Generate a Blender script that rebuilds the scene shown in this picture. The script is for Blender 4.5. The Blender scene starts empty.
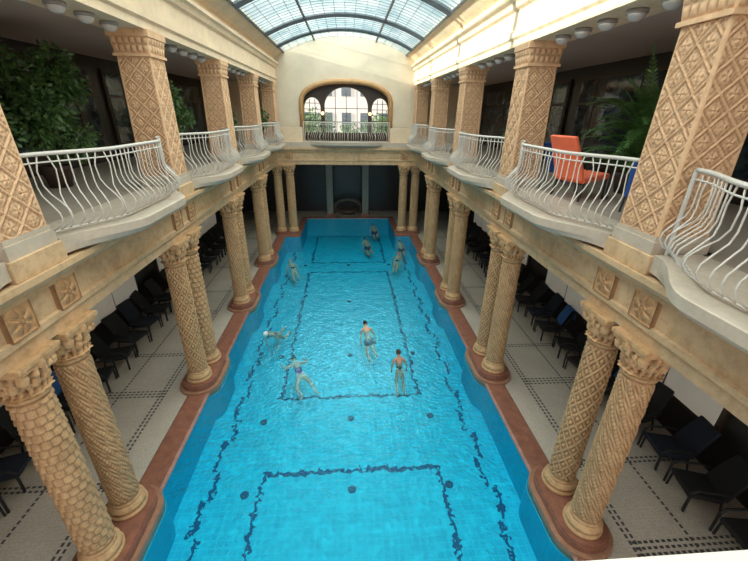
import bpy, bmesh, math, random
import numpy as np
from mathutils import Vector, Matrix, Euler
random.seed(7); np.random.seed(7)
SC=bpy.context.scene; COL=SC.collection
try: SC.view_settings.view_transform='Standard'
except Exception as e: print(e)
pi=math.pi
# ------------------------------------------------------------ materials
class G:
    def __init__(s,name):
        s.mat=bpy.data.materials.new(name); s.mat.use_nodes=True
        s.nt=s.mat.node_tree; s.b=s.nt.nodes['Principled BSDF']; s.out=s.nt.nodes['Material Output']
    def n(s,t,**k):
        nd=s.nt.nodes.new(t)
        for a,v in k.items(): setattr(nd,a,v)
        return nd
    def l(s,a,b): s.nt.links.new(a,b)
    def set(s,sock,v):
        if isinstance(v,(int,float,tuple,list)): sock.default_value=v
        else: s.l(v,sock)
    def m(s,op,a,b=None,c=None):
        nd=s.n('ShaderNodeMath',operation=op); s.set(nd.inputs[0],a)
        if b is not None: s.set(nd.inputs[1],b)
        if c is not None: s.set(nd.inputs[2],c)
        return nd.outputs[0]
    def mix(s,f,a,b):
        nd=s.n('ShaderNodeMix',data_type='RGBA'); s.set(nd.inputs[0],f)
        s.set(nd.inputs[6],a if not isinstance(a,tuple) else (*a[:3],1)); s.set(nd.inputs[7],b if not isinstance(b,tuple) else (*b[:3],1))
        return nd.outputs[2]
    def noise(s,scale,detail=4,vec=None,rough=.5):
        nd=s.n('ShaderNodeTexNoise'); nd.inputs['Scale'].default_value=scale; nd.inputs['Detail'].default_value=detail; nd.inputs['Roughness'].default_value=rough
        if vec is not None: s.l(vec,nd.inputs['Vector'])
        return nd
    def objco(s): return s.n('ShaderNodeTexCoord').outputs['Object']
    def geo(s): return s.n('ShaderNodeNewGeometry')
    def ramp(s,f,stops):
        nd=s.n('ShaderNodeValToRGB'); s.l(f,nd.inputs[0]); e=nd.color_ramp.elements
        e[0].position=stops[0][0]; e[0].color=(*stops[0][1],1); e[1].position=stops[-1][0]; e[1].color=(*stops[-1][1],1)
        for p,c in stops[1:-1]:
            x=e.new(p); x.color=(*c,1)
        return nd.outputs[0]
    def bump(s,h,strength=.3,dist=.02):
        nd=s.n('ShaderNodeBump'); nd.inputs['Strength'].default_value=strength; nd.inputs['Distance'].default_value=dist; s.l(h,nd.inputs['Height']); return nd.outputs[0]
def simple(name,col,rough=.6,var=.25,scale=6,bump=.15,metal=0,crevice_tone=0,emit=0,spec=None,patch=0):
    g=G(name); co=g.objco(); nz=g.noise(scale,5,co)
    a=tuple(c*(1-var) for c in col); b=tuple(min(1,c*(1+var*.6)) for c in col)
    c=g.mix(nz.outputs[0],a,b)
    if patch:
        n3=g.noise(scale*3.1,6,co,.7); f3=g.ramp(n3.outputs[0],[(.46,(0,0,0)),(.66,(1,1,1))])
        c=g.mix(g.m('MULTIPLY',f3,patch),c,(col[0]*.5,col[1]*.42,col[2]*.34))
    if crevice_tone:
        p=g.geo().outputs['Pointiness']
        f=g.ramp(p,[(.43,(1,1,1)),(.52,(0,0,0))])  # pointiness mask: darker tone in the creases of the relief
        c=g.mix(g.m('MULTIPLY',f,crevice_tone),c,(col[0]*.28,col[1]*.21,col[2]*.16))
    g.l(c,g.b.inputs['Base Color']); g.b.inputs['Roughness'].default_value=rough; g.b.inputs['Metallic'].default_value=metal
    if spec is not None: g.b.inputs['Specular IOR Level'].default_value=spec
    if bump:
        n2=g.noise(scale*6,4,co); g.l(g.bump(n2.outputs[0],bump,.02),g.b.inputs['Normal'])
    if emit:
        g.l(c,g.b.inputs['Emission Color']); g.b.inputs['Emission Strength'].default_value=emit
    return g.mat
STONE=simple('carved_stone',(.68,.405,.20),.7,.38,3,.5,crevice_tone=1,patch=.6)
STONE2=simple('pillar_stone',(.77,.475,.27),.7,.30,3,.35,crevice_tone=.95,patch=.35)
ENT=simple('entablature_stone',(.67,.44,.245),.65,.40,2.2,.3,patch=.45)
CREAM=simple('cream_plaster',(.82,.62,.42),.75,.24,1.3,.1,patch=.2)
WALLW=simple('pale_plaster',(.72,.61,.46),.8,.18,1.2,.08,patch=.08)
MARBLE=simple('pale_marble',(.56,.46,.36),.5,.25,4,.08,patch=.2)
GOLDW=simple('golden_brown_trim',(.52,.29,.12),.5,.3,4,.1,patch=.3)
RED=simple('red_marble',(.32,.13,.085),.35,.55,5,.06,patch=.5)
RED2=simple('terracotta_step',(.40,.20,.12),.4,.4,6,.06,patch=.3)
WHITE=simple('white_painted_iron',(.62,.565,.50),.35,.08,20,0)
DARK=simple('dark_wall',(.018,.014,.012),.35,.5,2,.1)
DARKW=simple('dark_wood',(.045,.022,.012),.4,.4,6,.1)
CEIL=simple('gallery_ceiling_plaster',(.46,.37,.33),.8,.15,1,.05)
STEEL=simple('painted_steel',(.08,.09,.10),.5,.2,8,0)
MULL=simple('grey_glazing_bar',(.34,.42,.45),.5,.1,8,0)
BLACKW=simple('black_wicker',(.011,.011,.012),.7,.4,60,.5)
LEGM=simple('dark_metal',(.02,.02,.022),.6,.2,10,0,metal=.3)
LBASE=simple('grey_lamp_base',(.30,.27,.25),.4,.2,10,0)
CORAL=simple('coral_fabric',(1,.19,.09),.8,.12,8,.2)
BLUEF=simple('blue_fabric',(.03,.12,.45),.8,.2,8,.2)
NAVY=simple('navy_fabric',(.010,.014,.028),.8,.2,8,.2)
TOWEL=simple('blue_towel',(.04,.13,.36),.9,.2,20,.4)
LEAF=simple('palm_leaf',(.10,.22,.055),.5,.6,5,.1)
LEAF2=simple('broad_leaf',(.075,.155,.04),.45,.6,9,.1)
POTM=simple('dark_clay_pot',(.07,.04,.03),.7,.25,5,.1)
SOIL=simple('soil',(.03,.02,.015),.9,.3,20,.3)
LAMP=simple('opal_glass',(.58,.53,.50),.25,.08,3,0)
LAMPON=simple('lit_opal_glass',(1,.60,.25),.3,.05,3,0,emit=4)
GFLOOR=simple('gallery_floor_tile',(.36,.29,.23),.5,.2,4,.05)
PANEL=simple('frosted_window_glass',(.78,.70,.60),.5,.1,2,0,emit=.10)  # slight emission stands in for daylight behind the panes
OUTB=simple('pale_building_render',(.88,.80,.75),.8,.1,1,0)
OUTW=simple('outside_window',(.10,.13,.16),.2,.3,2,0)
BARK=simple('bark',(.10,.06,.04),.9,.4,8,.4)
PIER=simple('brown_tiled_pier',(.26,.20,.145),.3,.4,6,.1)
FOUNT=simple('dark_fountain_stone',(.13,.09,.065),.4,.4,6,.1)
DRAINM=simple('drain_metal',(.003,.08,.18),.5,.2,10,0)
def dglass():
    g=G('dark_window_glass'); co=g.objco(); nz=g.noise(1.6,5,co,.7)
    c=g.ramp(nz.outputs[0],[(.40,(.02,.025,.03)),(.56,(.05,.07,.08)),(.66,(.20,.24,.28))])  # pale bluish patches in the base colour imitate reflections on the glass
    g.l(c,g.b.inputs['Base Color']); g.b.inputs['Roughness'].default_value=.07; return g.mat
DGLASS=dglass()
BZ=-.85; WZ=.10
def pool_mat():
    g=G('pool_mosaic'); co=g.objco()
    def warp(src,scale,amt,det=3):
        nz=g.noise(scale,det,co)
        sub=g.n('ShaderNodeVectorMath',operation='SUBTRACT'); g.l(nz.outputs['Color'],sub.inputs[0]); sub.inputs[1].default_value=(.5,.5,.5)
        sc=g.n('ShaderNodeVectorMath',operation='SCALE'); g.l(sub.outputs[0],sc.inputs[0]); sc.inputs['Scale'].default_value=amt
        ad=g.n('ShaderNodeVectorMath',operation='ADD'); g.l(src,ad.inputs[0]); g.l(sc.outputs[0],ad.inputs[1]); return ad.outputs[0]
    W=warp(warp(co,2.0,.26),8,.28,2)
    sp=g.n('ShaderNodeSeparateXYZ'); g.l(W,sp.inputs[0]); x,y=sp.outputs[0],sp.outputs[1]
    ax=g.m('ABSOLUTE',x)
    def rect(a,yc,b,w):
        d=g.m('MAXIMUM',g.m('SUBTRACT',ax,a),g.m('SUBTRACT',g.m('ABSOLUTE',g.m('SUBTRACT',y,yc)),b))
        return g.m('LESS_THAN',g.m('ABSOLUTE',d),w)
    lines=None
    for (a,yc,b) in ((2.08,3.25,3.0),(2.08,13.6,4.8),(2.08,22.2,2.4)):
        r=rect(a,yc,b,.05); lines=r if lines is None else g.m('MAXIMUM',lines,r)
    fr=g.m('FRACT',g.m('MULTIPLY',y,.62)); wob=g.m('MULTIPLY',g.m('GREATER_THAN',fr,.5),.15)
    side=g.m('LESS_THAN',g.m('ABSOLUTE',g.m('SUBTRACT',g.m('ADD',ax,wob),3.26)),.046)
    lines=g.m('MAXIMUM',lines,side)
    n9=g.noise(6,2,co); lines=g.m('MULTIPLY',lines,g.m('GREATER_THAN',n9.outputs[0],.36))
    big=g.noise(.4,3,co)
    vor=g.n('ShaderNodeTexVoronoi'); vor.inputs['Scale'].default_value=7; g.l(warp(co,5,.12,2),vor.inputs['Vector'])
    sv=g.n('ShaderNodeSeparateColor'); g.l(vor.outputs['Color'],sv.inputs[0])
    sm=g.noise(3.4,6,co,.75)
    c=g.mix(big.outputs[0],(.004,.44,.66),(.008,.54,.77))
    c=g.mix(g.m('MULTIPLY',g.ramp(sm.outputs[0],[(.42,(0,0,0)),(.66,(1,1,1))]),.55),c,(.02,.76,.95))
    c=g.mix(g.m('MULTIPLY',sv.outputs[0],.42),c,(.001,.28,.50))
    br=g.n('ShaderNodeTexBrick'); g.l(warp(co,6,.06,2),br.inputs['Vector']); br.inputs['Scale'].default_value=1; br.offset=0
    br.inputs['Brick Width'].default_value=.15; br.inputs['Row Height'].default_value=.15; br.inputs['Mortar Size'].default_value=.010
    c=g.mix(g.m('MULTIPLY',br.outputs['Fac'],.22),c,(.06,.80,.95))
    c=g.mix(g.m('MULTIPLY',lines,.90),c,(.002,.035,.15))
    g.l(c,g.b.inputs['Base Color']); g.b.inputs['Roughness'].default_value=.6
    return g.mat
POOL=pool_mat()
POOLW=simple('pool_side_tile',(.003,.42,.64),.6,.2,5,0)
def water_mat():
    g=G('pool_water_surface'); g.nt.nodes.remove(g.b)
    co=g.objco(); n1=g.noise(2.8,2,co); n2=g.noise(11,3,co)
    h=g.m('ADD',g.m('MULTIPLY',n1.outputs[0],.7),g.m('MULTIPLY',n2.outputs[0],.45))
    bp=g.bump(h,.8,.08)
    tr=g.n('ShaderNodeBsdfTransparent'); tr.inputs[0].default_value=(.64,.96,1,1)
    gl=g.n('ShaderNodeBsdfGlossy'); gl.inputs['Roughness'].default_value=.08; gl.inputs[0].default_value=(.35,.85,1,1); g.l(bp,gl.inputs['Normal'])
    fr=g.n('ShaderNodeFresnel'); fr.inputs[0].default_value=1.33; g.l(bp,fr.inputs['Normal'])
    mx=g.n('ShaderNodeMixShader'); g.l(g.m('MULTIPLY',fr.outputs[0],.34),mx.inputs[0]); g.l(tr.outputs[0],mx.inputs[1]); g.l(gl.outputs[0],mx.inputs[2])
    g.l(mx.outputs[0],g.out.inputs[0]); return g.mat
WATER=water_mat()
KX=4.28
def deck_mat():
    g=G('mosaic_deck'); co=g.objco(); sp=g.n('ShaderNodeSeparateXYZ'); g.l(co,sp.inputs[0]); x,y=sp.outputs[0],sp.outputs[1]
    ax=g.m('ABSOLUTE',x)
    def ln(v,c,w): return g.m('LESS_THAN',g.m('ABSOLUTE',g.m('SUBTRACT',v,c)),w)
    dx=g.m('GREATER_THAN',g.m('FRACT',g.m('MULTIPLY',ax,9)),.35); dy=g.m('GREATER_THAN',g.m('FRACT',g.m('MULTIPLY',y,9)),.35)
    L=g.m('MULTIPLY',g.m('MAXIMUM',g.m('MAXIMUM',ln(ax,4.90,.024),ln(ax,5.0,.024)),ln(ax,6.05,.024)),dy)
    ym=g.m('FRACT',g.m('DIVIDE',g.m('SUBTRACT',y,3.2),4.43)); yy=g.m('MULTIPLY',ym,4.43)
    inside=g.m('MULTIPLY',g.m('GREATER_THAN',ax,4.9),g.m('LESS_THAN',ax,7.4))
    C=None
    for c0 in (.34,.44,.54,2.15,2.25):
        q=ln(yy,c0,.024); C=q if C is None else g.m('MAXIMUM',C,q)
    C=g.m('MULTIPLY',g.m('MULTIPLY',C,dx),inside)
    L=g.m('MAXIMUM',L,C)
    nz=g.noise(1.2,4,co); fn=g.noise(30,2,co)
    c=g.mix(nz.outputs[0],(.46,.385,.31),(.68,.58,.475)); c=g.mix(g.m('MULTIPLY',g.ramp(fn.outputs[0],[(.4,(0,0,0)),(.6,(1,1,1))]),.35),c,(.32,.27,.22))
    br=g.n('ShaderNodeTexBrick'); g.l(co,br.inputs['Vector']); br.inputs['Scale'].default_value=1; br.offset=0
    br.inputs['Brick Width'].default_value=.06; br.inputs['Row Height'].default_value=.06; br.inputs['Mortar Size'].default_value=.005
    c=g.mix(g.m('MULTIPLY',br.outputs['Fac'],.16),c,(.20,.16,.13))
    c=g.mix(g.m('MULTIPLY',L,.92),c,(.025,.025,.03)); g.l(c,g.b.inputs['Base Color']); g.b.inputs['Roughness'].default_value=.32
    return g.mat
DECK=deck_mat()
def glass_mat():
    g=G('skylight_glass'); g.nt.nodes.remove(g.b); co=g.objco(); nz=g.noise(.9,3,co)
    tr=g.n('ShaderNodeBsdfTransparent'); g.l(g.mix(g.ramp(nz.outputs[0],[(.35,(0,0,0)),(.65,(1,1,1))]),(.46,.64,.69),(.84,.95,.97)),tr.inputs[0])
    gl=g.n('ShaderNodeBsdfGlossy'); gl.inputs[1].default_value=.1
    mx=g.n('ShaderNodeMixShader'); mx.inputs[0].default_value=.06; g.l(tr.outputs[0],mx.inputs[1]); g.l(gl.outputs[0],mx.inputs[2]); g.l(mx.outputs[0],g.out.inputs[0]); return g.mat
SKYG=glass_mat()
def clear_glass():
    g=G('clear_glass'); g.nt.nodes.remove(g.b)
    tr=g.n('ShaderNodeBsdfTransparent'); tr.inputs[0].default_value=(.97,.99,.99,1)
    gl=g.n('ShaderNodeBsdfGlossy'); gl.inputs[1].default_value=.03
    mx=g.n('ShaderNodeMixShader'); mx.inputs[0].default_value=.06; g.l(tr.outputs[0],mx.inputs[1]); g.l(gl.outputs[0],mx.inputs[2]); g.l(mx.outputs[0],g.out.inputs[0]); return g.mat
CLEAR=clear_glass()
# ------------------------------------------------------------ mesh helpers
def mesh(name,verts,faces,mats,smooth=False,midx=None):
    me=bpy.data.meshes.new(name); me.from_pydata([tuple(map(float,v)) for v in verts],[],faces)
    for m_ in (mats if isinstance(mats,(list,tuple)) else [mats]): me.materials.append(m_)
    if smooth: me.polygons.foreach_set('use_smooth',[True]*len(me.polygons))
    if midx is not None: me.polygons.foreach_set('material_index',midx)
    bm=bmesh.new(); bm.from_mesh(me); bmesh.ops.recalc_face_normals(bm,faces=bm.faces); bm.to_mesh(me); bm.free()
    me.update(); return me
def ob(name,me,parent=None,loc=(0,0,0),rot=(0,0,0)):
    o=bpy.data.objects.new(name,me); o.location=loc; o.rotation_euler=rot; COL.objects.link(o)
    if parent: o.parent=parent
    return o
def empty(name,loc=(0,0,0),rot=(0,0,0)):
    o=bpy.data.objects.new(name,None); o.empty_display_size=.1; o.location=loc; o.rotation_euler=rot; COL.objects.link(o); return o
def tag(o,label,cat,group=None,kind=None):
    o['label']=label; o['category']=cat
    if group: o['group']=group
    if kind: o['kind']=kind
    return o
def struct(o,label,cat):
    o['kind']='structure'; o['label']=label; o['category']=cat; return o
class MB:
    def __init__(s): s.v=[]; s.f=[]; s.mi=[]
    def add(s,v,f,mi=0):
        k=len(s.v); s.v+= [tuple(p) for p in v]; s.f+=[[i+k for i in q] for q in f]; s.mi+=[mi]*len(f)
    def box(s,a,b,mi=0):
        (x0,y0,z0),(x1,y1,z1)=a,b
        s.add([(x0,y0,z0),(x1,y0,z0),(x1,y1,z0),(x0,y1,z0),(x0,y0,z1),(x1,y0,z1),(x1,y1,z1),(x0,y1,z1)],
              [[0,3,2,1],[4,5,6,7],[0,1,5,4],[1,2,6,5],[2,3,7,6],[3,0,4,7]],mi)
    def tube(s,pts,r,n=6,mi=0,closed=False):
        P=[Vector(p) for p in pts]; N=len(P); rings=[]
        up=None
        for i,p in enumerate(P):
            t=(P[min(i+1,N-1)]-P[max(i-1,0)]).normalized()
            if up is None:
                up=Vector((0,0,1)) if abs(t.z)<.9 else Vector((1,0,0))
            a=t.cross(up)
            if a.length<1e-4: a=t.cross(Vector((1,0,0)))
            a.normalize(); b=a.cross(t).normalized(); up=b
            rr=r[i] if isinstance(r,(list,tuple)) else r
            rings.append([p+rr*(math.cos(2*pi*k/n)*a+math.sin(2*pi*k/n)*b) for k in range(n)])
        v=[q for R in rings for q in R]; f=[]
        for i in range(N-1):
            for k in range(n): f.append([i*n+k,i*n+(k+1)%n,(i+1)*n+(k+1)%n,(i+1)*n+k])
        f.append(list(range(n))[::-1]); f.append([(N-1)*n+k for k in range(n)])
        s.add(v,f,mi)
    def lathe(s,prof,n=24,c=(0,0,0),mi=0,fn=None):
        v=[];f=[];M=len(prof)
        for i,(r,z) in enumerate(prof):
            for k in range(n):
                a=2*pi*k/n; rr=r+(fn(k/n,z) if fn else 0)
                v.append((c[0]+rr*math.cos(a),c[1]+rr*math.sin(a),c[2]+z))
        for i in range(M-1):
            for k in range(n): f.append([i*n+k,i*n+(k+1)%n,(i+1)*n+(k+1)%n,(i+1)*n+k])
        f.append(list(range(n))[::-1]); f.append([(M-1)*n+k for k in range(n)])
        s.add(v,f,mi)
    def mesh(s,name,mats,smooth=False): return mesh(name,s.v,s.f,mats,smooth,s.mi)
def boxo(name,a,b,mat,parent=None,bevel=0):
    m=MB(); m.box(a,b); o=ob(name,m.mesh(name,mat),parent)
    if bevel:
        bv=o.modifiers.new('b','BEVEL'); bv.width=bevel; bv.segments=3
    return o
def copy_tree(root,loc,rot=None,sc=None):
    r=root.copy(); r.location=loc
    if rot is not None: r.rotation_euler=rot
    if sc: r.scale=(sc,)*3
    COL.objects.link(r)
    def rec(src,dst):
        for ch in [c for c in ALLCH.get(src.name,[])]:
            c=ch.copy(); c.parent=dst; COL.objects.link(c); rec(ch,c)
    rec(root,r); return r
ALLCH={}
def reg(root):
    for c in root.children_recursive:
        ALLCH.setdefault(c.parent.name,[]).append(c)
def extrude_y(name,prof,y0,y1,mat,s=1):
    n=len(prof); v=[(s*x,y0,z) for x,z in prof]+[(s*x,y1,z) for x,z in prof]
    f=[[i,(i+1)%n,n+(i+1)%n,n+i] for i in range(n)]+[list(range(n))[::-1],[n+i for i in range(n)]]
    return ob(name,mesh(name,v,f,mat))
def extrude_x(name,prof,x0,x1,mat):
    n=len(prof); v=[(x0,y,z) for y,z in prof]+[(x1,y,z) for y,z in prof]
    f=[[i,(i+1)%n,n+(i+1)%n,n+i] for i in range(n)]+[list(range(n))[::-1],[n+i for i in range(n)]]
    return ob(name,mesh(name,v,f,mat))
# ------------------------------------------------------------ constants
PW=3.78; PY0=.5; PY1=21.6; AY1=25.8; AW=2.85
GF=5.45; SOF=8.35
BAYS=[0.0,4.4,8.85,13.3,17.7,22.1]
out=[(-PW,PY0),(PW,PY0),(PW,PY1),(AW,PY1),(AW,AY1),(-AW,AY1),(-AW,PY1),(-PW,PY1)]
n=len(out)
v=[(x*.99,y-(.9 if y>25 else 0),BZ) for x,y in out]+[(x,y,.10) for x,y in out]
f=[list(range(n))]+[[i,(i+1)%n,n+(i+1)%n,n+i] for i in range(n)]
po=ob('swimming_pool',mesh('pool_basin',v,f,[POOL,POOLW],False,[0]+[1]*n)); struct(po,'turquoise mosaic pool basin with dark blue bottom lines','swimming pool')
wo=ob('pool_water',mesh('pool_water',[(x*.9995,y,WZ) for x,y in out],[list(range(n))],WATER)); tag(wo,'rippled clear turquoise water filling the indoor pool','water',kind='stuff')
for i,s in enumerate((-1,1)):
    o=extrude_y('trim_%d'%(1+i),[(PW+.03,-.3),(PW+.03,.102),(PW-.04,.102),(PW-.04,.125),(PW+.02,.155),(KX-.03,.155),(KX,.14),(KX,-.3)],-3,PY1,RED,s); struct(o,'polished red marble kerb along the pool edge','kerb')
m=MB()
for s in (-1,1):
    x0,x1=sorted((s*(AW+.02),s*(AW+.4))); m.box((x0,PY1+.02,-.3),(x1,AY1,.155))
    x0,x1=sorted((s*(AW+.4),s*KX)); m.box((x0,PY1+.02,-.3),(x1,PY1+.3,.155))
m.box((-AW-.4,AY1+.02,-.3),(AW+.4,AY1+.4,.155))
struct(ob('trim_3',m.mesh('kerb_end',RED)),'red marble kerb around the pool end','kerb')
m=MB(); m.box((KX,-3,-.2),(7.6,28,.12)); m.box((-7.6,-3,-.2),(-KX,28,.12))
m.box((AW+.4,PY1+.3,-.2),(KX,28,.12)); m.box((-KX,PY1+.3,-.2),(-AW-.4,28,.12)); m.box((-AW-.4,AY1+.4,-.2),(AW+.4,28,.12))
struct(ob('floor',m.mesh('deck',DECK)),'pale mosaic pool deck with black dashed borders','floor')
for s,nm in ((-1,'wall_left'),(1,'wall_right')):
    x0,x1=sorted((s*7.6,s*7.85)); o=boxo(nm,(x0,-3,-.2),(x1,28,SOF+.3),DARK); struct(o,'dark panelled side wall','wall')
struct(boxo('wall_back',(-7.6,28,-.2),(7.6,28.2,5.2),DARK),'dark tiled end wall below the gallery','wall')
for i,s in enumerate((-1,1)):
    x0,x1=sorted((s*3.9,s*7.6)); o=boxo('floor',(x0,-3,5.2),(x1,22.3,GF),GFLOOR); struct(o,'tiled upper gallery floor','floor')
struct(boxo('floor',(-7.6,22.3,5.2),(7.6,28.2,GF),GFLOOR),'tiled upper gallery floor at the pool end','floor')
struct(boxo('floor',(-3.9,-3,5.2),(3.9,.22,GF),GFLOOR),'upper gallery floor at the near end','floor')
prof=[(3.88,4.25),(4.5,4.25),(4.5,5.2),(3.62,5.2),(3.62,5.12),(3.66,5.08),(3.70,5.04),(3.76,5.00),(3.80,4.98),(3.80,4.92),(3.86,4.90),(3.86,4.56),(3.82,4.54),(3.82,4.46),(3.88,4.42)]
for i,s in enumerate((-1,1)):
    struct(extrude_y('trim_%d'%(4+i),prof,-3,22.0,ENT,s),'moulded honey stone entablature above the columns','entablature')
pb=[(22.0,4.25),(22.5,4.25),(22.5,5.2),(21.82,5.2),(21.82,5.08),(21.88,5.0),(21.94,4.98),(21.94,4.92),(22.0,4.9),(22.0,4.56),(21.96,4.54),(21.96,4.46),(22.0,4.42)]
struct(extrude_x('trim_6',pb,-4.5,4.5,ENT),'moulded stone entablature at the pool end','entablature')
struct(boxo('trim_7',(-3.9,21.85,5.2),(3.9,22.3,GF),MARBLE),'pale marble gallery edge at the pool end','ledge')
ub=[(3.72,8.35),(4.5,8.35),(4.5,9.5),(3.70,9.5),(3.70,9.38),(3.52,9.30),(3.50,9.20),(3.58,9.16),(3.62,9.06),(3.70,9.02),(3.70,8.66),(3.66,8.64),(3.66,8.52),(3.72,8.48)]
for i,s in enumerate((-1,1)):
    struct(extrude_y('trim_%d'%(8+i),ub,-3,22.6,CREAM,s),'cream upper beam with projecting cornice','cornice')
    x0,x1=sorted((s*4.5,s*7.6)); struct(boxo('ceiling',(x0,-3,SOF+.05),(x1,22.6,SOF+.25),CEIL),'dull plaster gallery ceiling','ceiling')
R=7.04; CZ=10.55-R
def vz(x): return CZ+math.sqrt(R*R-x*x)
for s in (-1,1):
    xs=[3.75,3.6,3.45,3.3,3.2]; pr=[(x,vz(x)) for x in xs]+[(x,vz(x)+.12) for x in reversed(xs)]
    pr[0]=(3.75,9.45)
    struct(extrude_y('ceiling',pr,-3,22.6,CREAM,s),'curved cream cove below the skylight','ceiling')
sk=empty('skylight',(0,10,10)); struct(sk,'barrel-vaulted glass skylight with steel ribs','skylight')
def P(x,y,dz=0): return (x,y-10,vz(x)+dz-10)
xs=np.linspace(-3.2,3.2,25)
m=MB(); vv=[P(x,-3,.04) for x in xs]+[P(x,22.6,.04) for x in xs]; m.add(vv,[[i,i+1,25+i+1,25+i] for i in range(24)])
ob('glass',m.mesh('skylight_glass',SKYG,True),sk)
m=MB()
y=-2.6
while y<22.6:
    m.tube([P(x,y) for x in xs],.016,4); y+=.36
for x in np.linspace(-3.2,3.2,17): m.tube([P(x,-3),P(x,22.6)],.014,4)
ob('glazing_bars',m.mesh('glazing_bars',MULL),sk)
for y in (0,4.4,8.85,13.3,17.7,20.6):
    m=MB(); m.tube([P(x,y,-.05) for x in xs],.10,6); ob('rib',m.mesh('rib',STEEL),sk)
for x in (-1.6,1.6,-3.2,3.2):
    m=MB(); m.tube([P(x,-3,-.02),P(x,22.6,-.02)],.05,6); ob('purlin',m.mesh('purlin',STEEL),sk)
def arch_wall(name,xs,y,th,bot,top,mat):
    v=[];f=[]
    for i in range(len(xs)-1):
        a,b=xs[i],xs[i+1]
        if b-a<1e-6: continue
        e=1e-5; b0,b1=bot(a+e),bot(b-e); t0,t1=top(a),top(b)
        if t0-b0<1e-4 and t1-b1<1e-4: continue
        k=len(v); v+=[(a,y,b0),(b,y,b1),(b,y,t1),(a,y,t0),(a,y+th,b0),(b,y+th,b1),(b,y+th,t1),(a,y+th,t0)]
        f+=[[k,k+1,k+2,k+3],[k+5,k+4,k+7,k+6],[k,k+4,k+5,k+1],[k+3,k+2,k+6,k+7]]
        j=lambda q:q+k
        f+=[[j(0),j(3),j(7),j(4)],[j(1),j(5),j(6),j(2)]]
    return ob(name,mesh(name,v,f,mat))
AH=2.4
def aopen(x):
    if abs(x)<AH: return 7.45+1.0*math.sqrt(max(0,1-(abs(x)/AH)**2.4))
    return GF
xs=sorted(set([round(q,4) for q in np.linspace(-3.7,3.7,75)]+[-AH,AH]))
o=arch_wall('wall_far_upper',xs,22.6,.35,aopen,lambda x:vz(x)+.2,WALLW); struct(o,'pale plaster end wall with wide arched opening','wall')
for s in (-1,1):
    x0,x1=sorted((s*3.7,s*7.6)); struct(boxo('wall_far_side',(x0,22.6,GF),(x1,22.9,SOF+.3),CREAM),'cream end wall of the side gallery','wall')
m=MB(); pts=[(-AH-.04,22.56,GF)]
for x in np.linspace(-AH,AH,60): pts.append((x*1.02,22.56,aopen(x*.9999)+.03))
pts.append((AH+.04,22.56,GF)); m.tube(pts,.13,8)
struct(ob('trim_10',m.mesh('arch_mould',GOLDW,True)),'rounded golden brown moulding framing the arch','moulding')
SY=23.1
OPS=[(0,1.22,7.25,.98),(-1.90,.46,7.15,.55),(1.90,.46,7.15,.55)]
def sopen(x):
    for c,h,z,r in OPS:
        if abs(x-c)<h: return z+r*math.sqrt(max(0,1-((x-c)/h)**2))
    return GF+.0
xs=set(np.linspace(-3.6,3.6,145).round(4))
for c,h,z,r in OPS: xs|={round(c-h,4),round(c+h,4)}
o=arch_wall('wall_timber_screen',sorted(xs),SY,.2,sopen,lambda x:8.7,DARKW); struct(o,'dark timber screen with arched windows','wall')
struct(boxo('ceiling',(-3.6,22.95,8.7),(3.6,SY+.2,8.9),CEIL),'ceiling of the end lobby','ceiling')
k=1
for c,h,z,r in OPS:
    m=MB(); m.box((c-h,SY+.09,GF),(c+h,SY+.10,z+r),1)
    m.box((c-h,SY,GF),(c+h,SY+.2,5.9),0)
    if h<1:
        for q in (-.15,.15): m.box((c+q-.016,SY+.04,GF),(c+q+.016,SY+.16,z+r*.85),0)
        for zz in (6.2,6.5,6.8,7.1,7.4): m.box((c-h,SY+.04,zz),(c+h,SY+.16,zz+.03),0)
    else:
        for q in (-.61,0,.61): m.box((c+q-.016,SY+.04,GF),(c+q+.016,SY+.16,z+r*.84),0)
        for zz in (6.45,7.15): m.box((c-h,SY+.04,zz),(c+h,SY+.16,zz+.032),0)
    struct(ob('window_%d'%k,m.mesh('win',[DARKW,CLEAR])),'dark timber arched window with glazing bars','window'); k+=1
for x in (-1.33,1.33,):
    e=empty('wall_lamp',(x,SY-.1,6.9)); tag(e,'small lit globe wall lamp on the timber screen','lamp',group='lobby wall lamps')
    m=MB(); m.lathe([(.01,-.09),(.06,-.065),(.08,0),(.06,.065),(.01,.09)],12); ob('lamp_shade',m.mesh('g',LAMPON,True),e)
    m=MB(); m.tube([(0,.1,-.12),(0,.03,-.13),(0,0,-.09)],.018,6); ob('bracket',m.mesh('br',LEGM),e)
m=MB(); m.box((-14,44,-2),(14,52,13),0)
for i in range(-6,7):
    for zz in (1.5,5,8.5): m.box((i*2-.5,43.95,zz),(i*2+.5,44.05,zz+1.9),1)
m.box((-14.3,43.6,12.8),(14.3,52.3,13.3),0)
o=ob('building',m.mesh('bld',[OUTB,OUTW])); tag(o,'pale rendered building seen through the arched window','building')
for (x,y,h) in ((-2.6,36,7.0),(3.2,38,6.8),(0.4,40,5.4)):
    e=empty('tree',(x,y,0)); tag(e,'leafy green tree outside the arched window','tree',group='trees outside the window')
    m=MB(); m.tube([(0,0,-1),(.1,0,h*.4),(0,.1,h*.8)],[.25,.18,.06],8); ob('trunk',m.mesh('trunk',BARK,True),e)
    m=MB()
    for i in range(900):
        d=Vector((random.gauss(0,1),random.gauss(0,1),random.gauss(0,1))).normalized()*random.uniform(.5,1.7); c=Vector((0,0,h*.8))+d
        a=Vector((random.uniform(-1,1),random.uniform(-1,1),random.uniform(-1,1))).normalized()*.13; b=a.orthogonal().normalized()*.1
        m.add([c-a,c+b,c+a,c-b],[[0,1,2,3]])
    ob('foliage',m.mesh('fol',LEAF),e)
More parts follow.
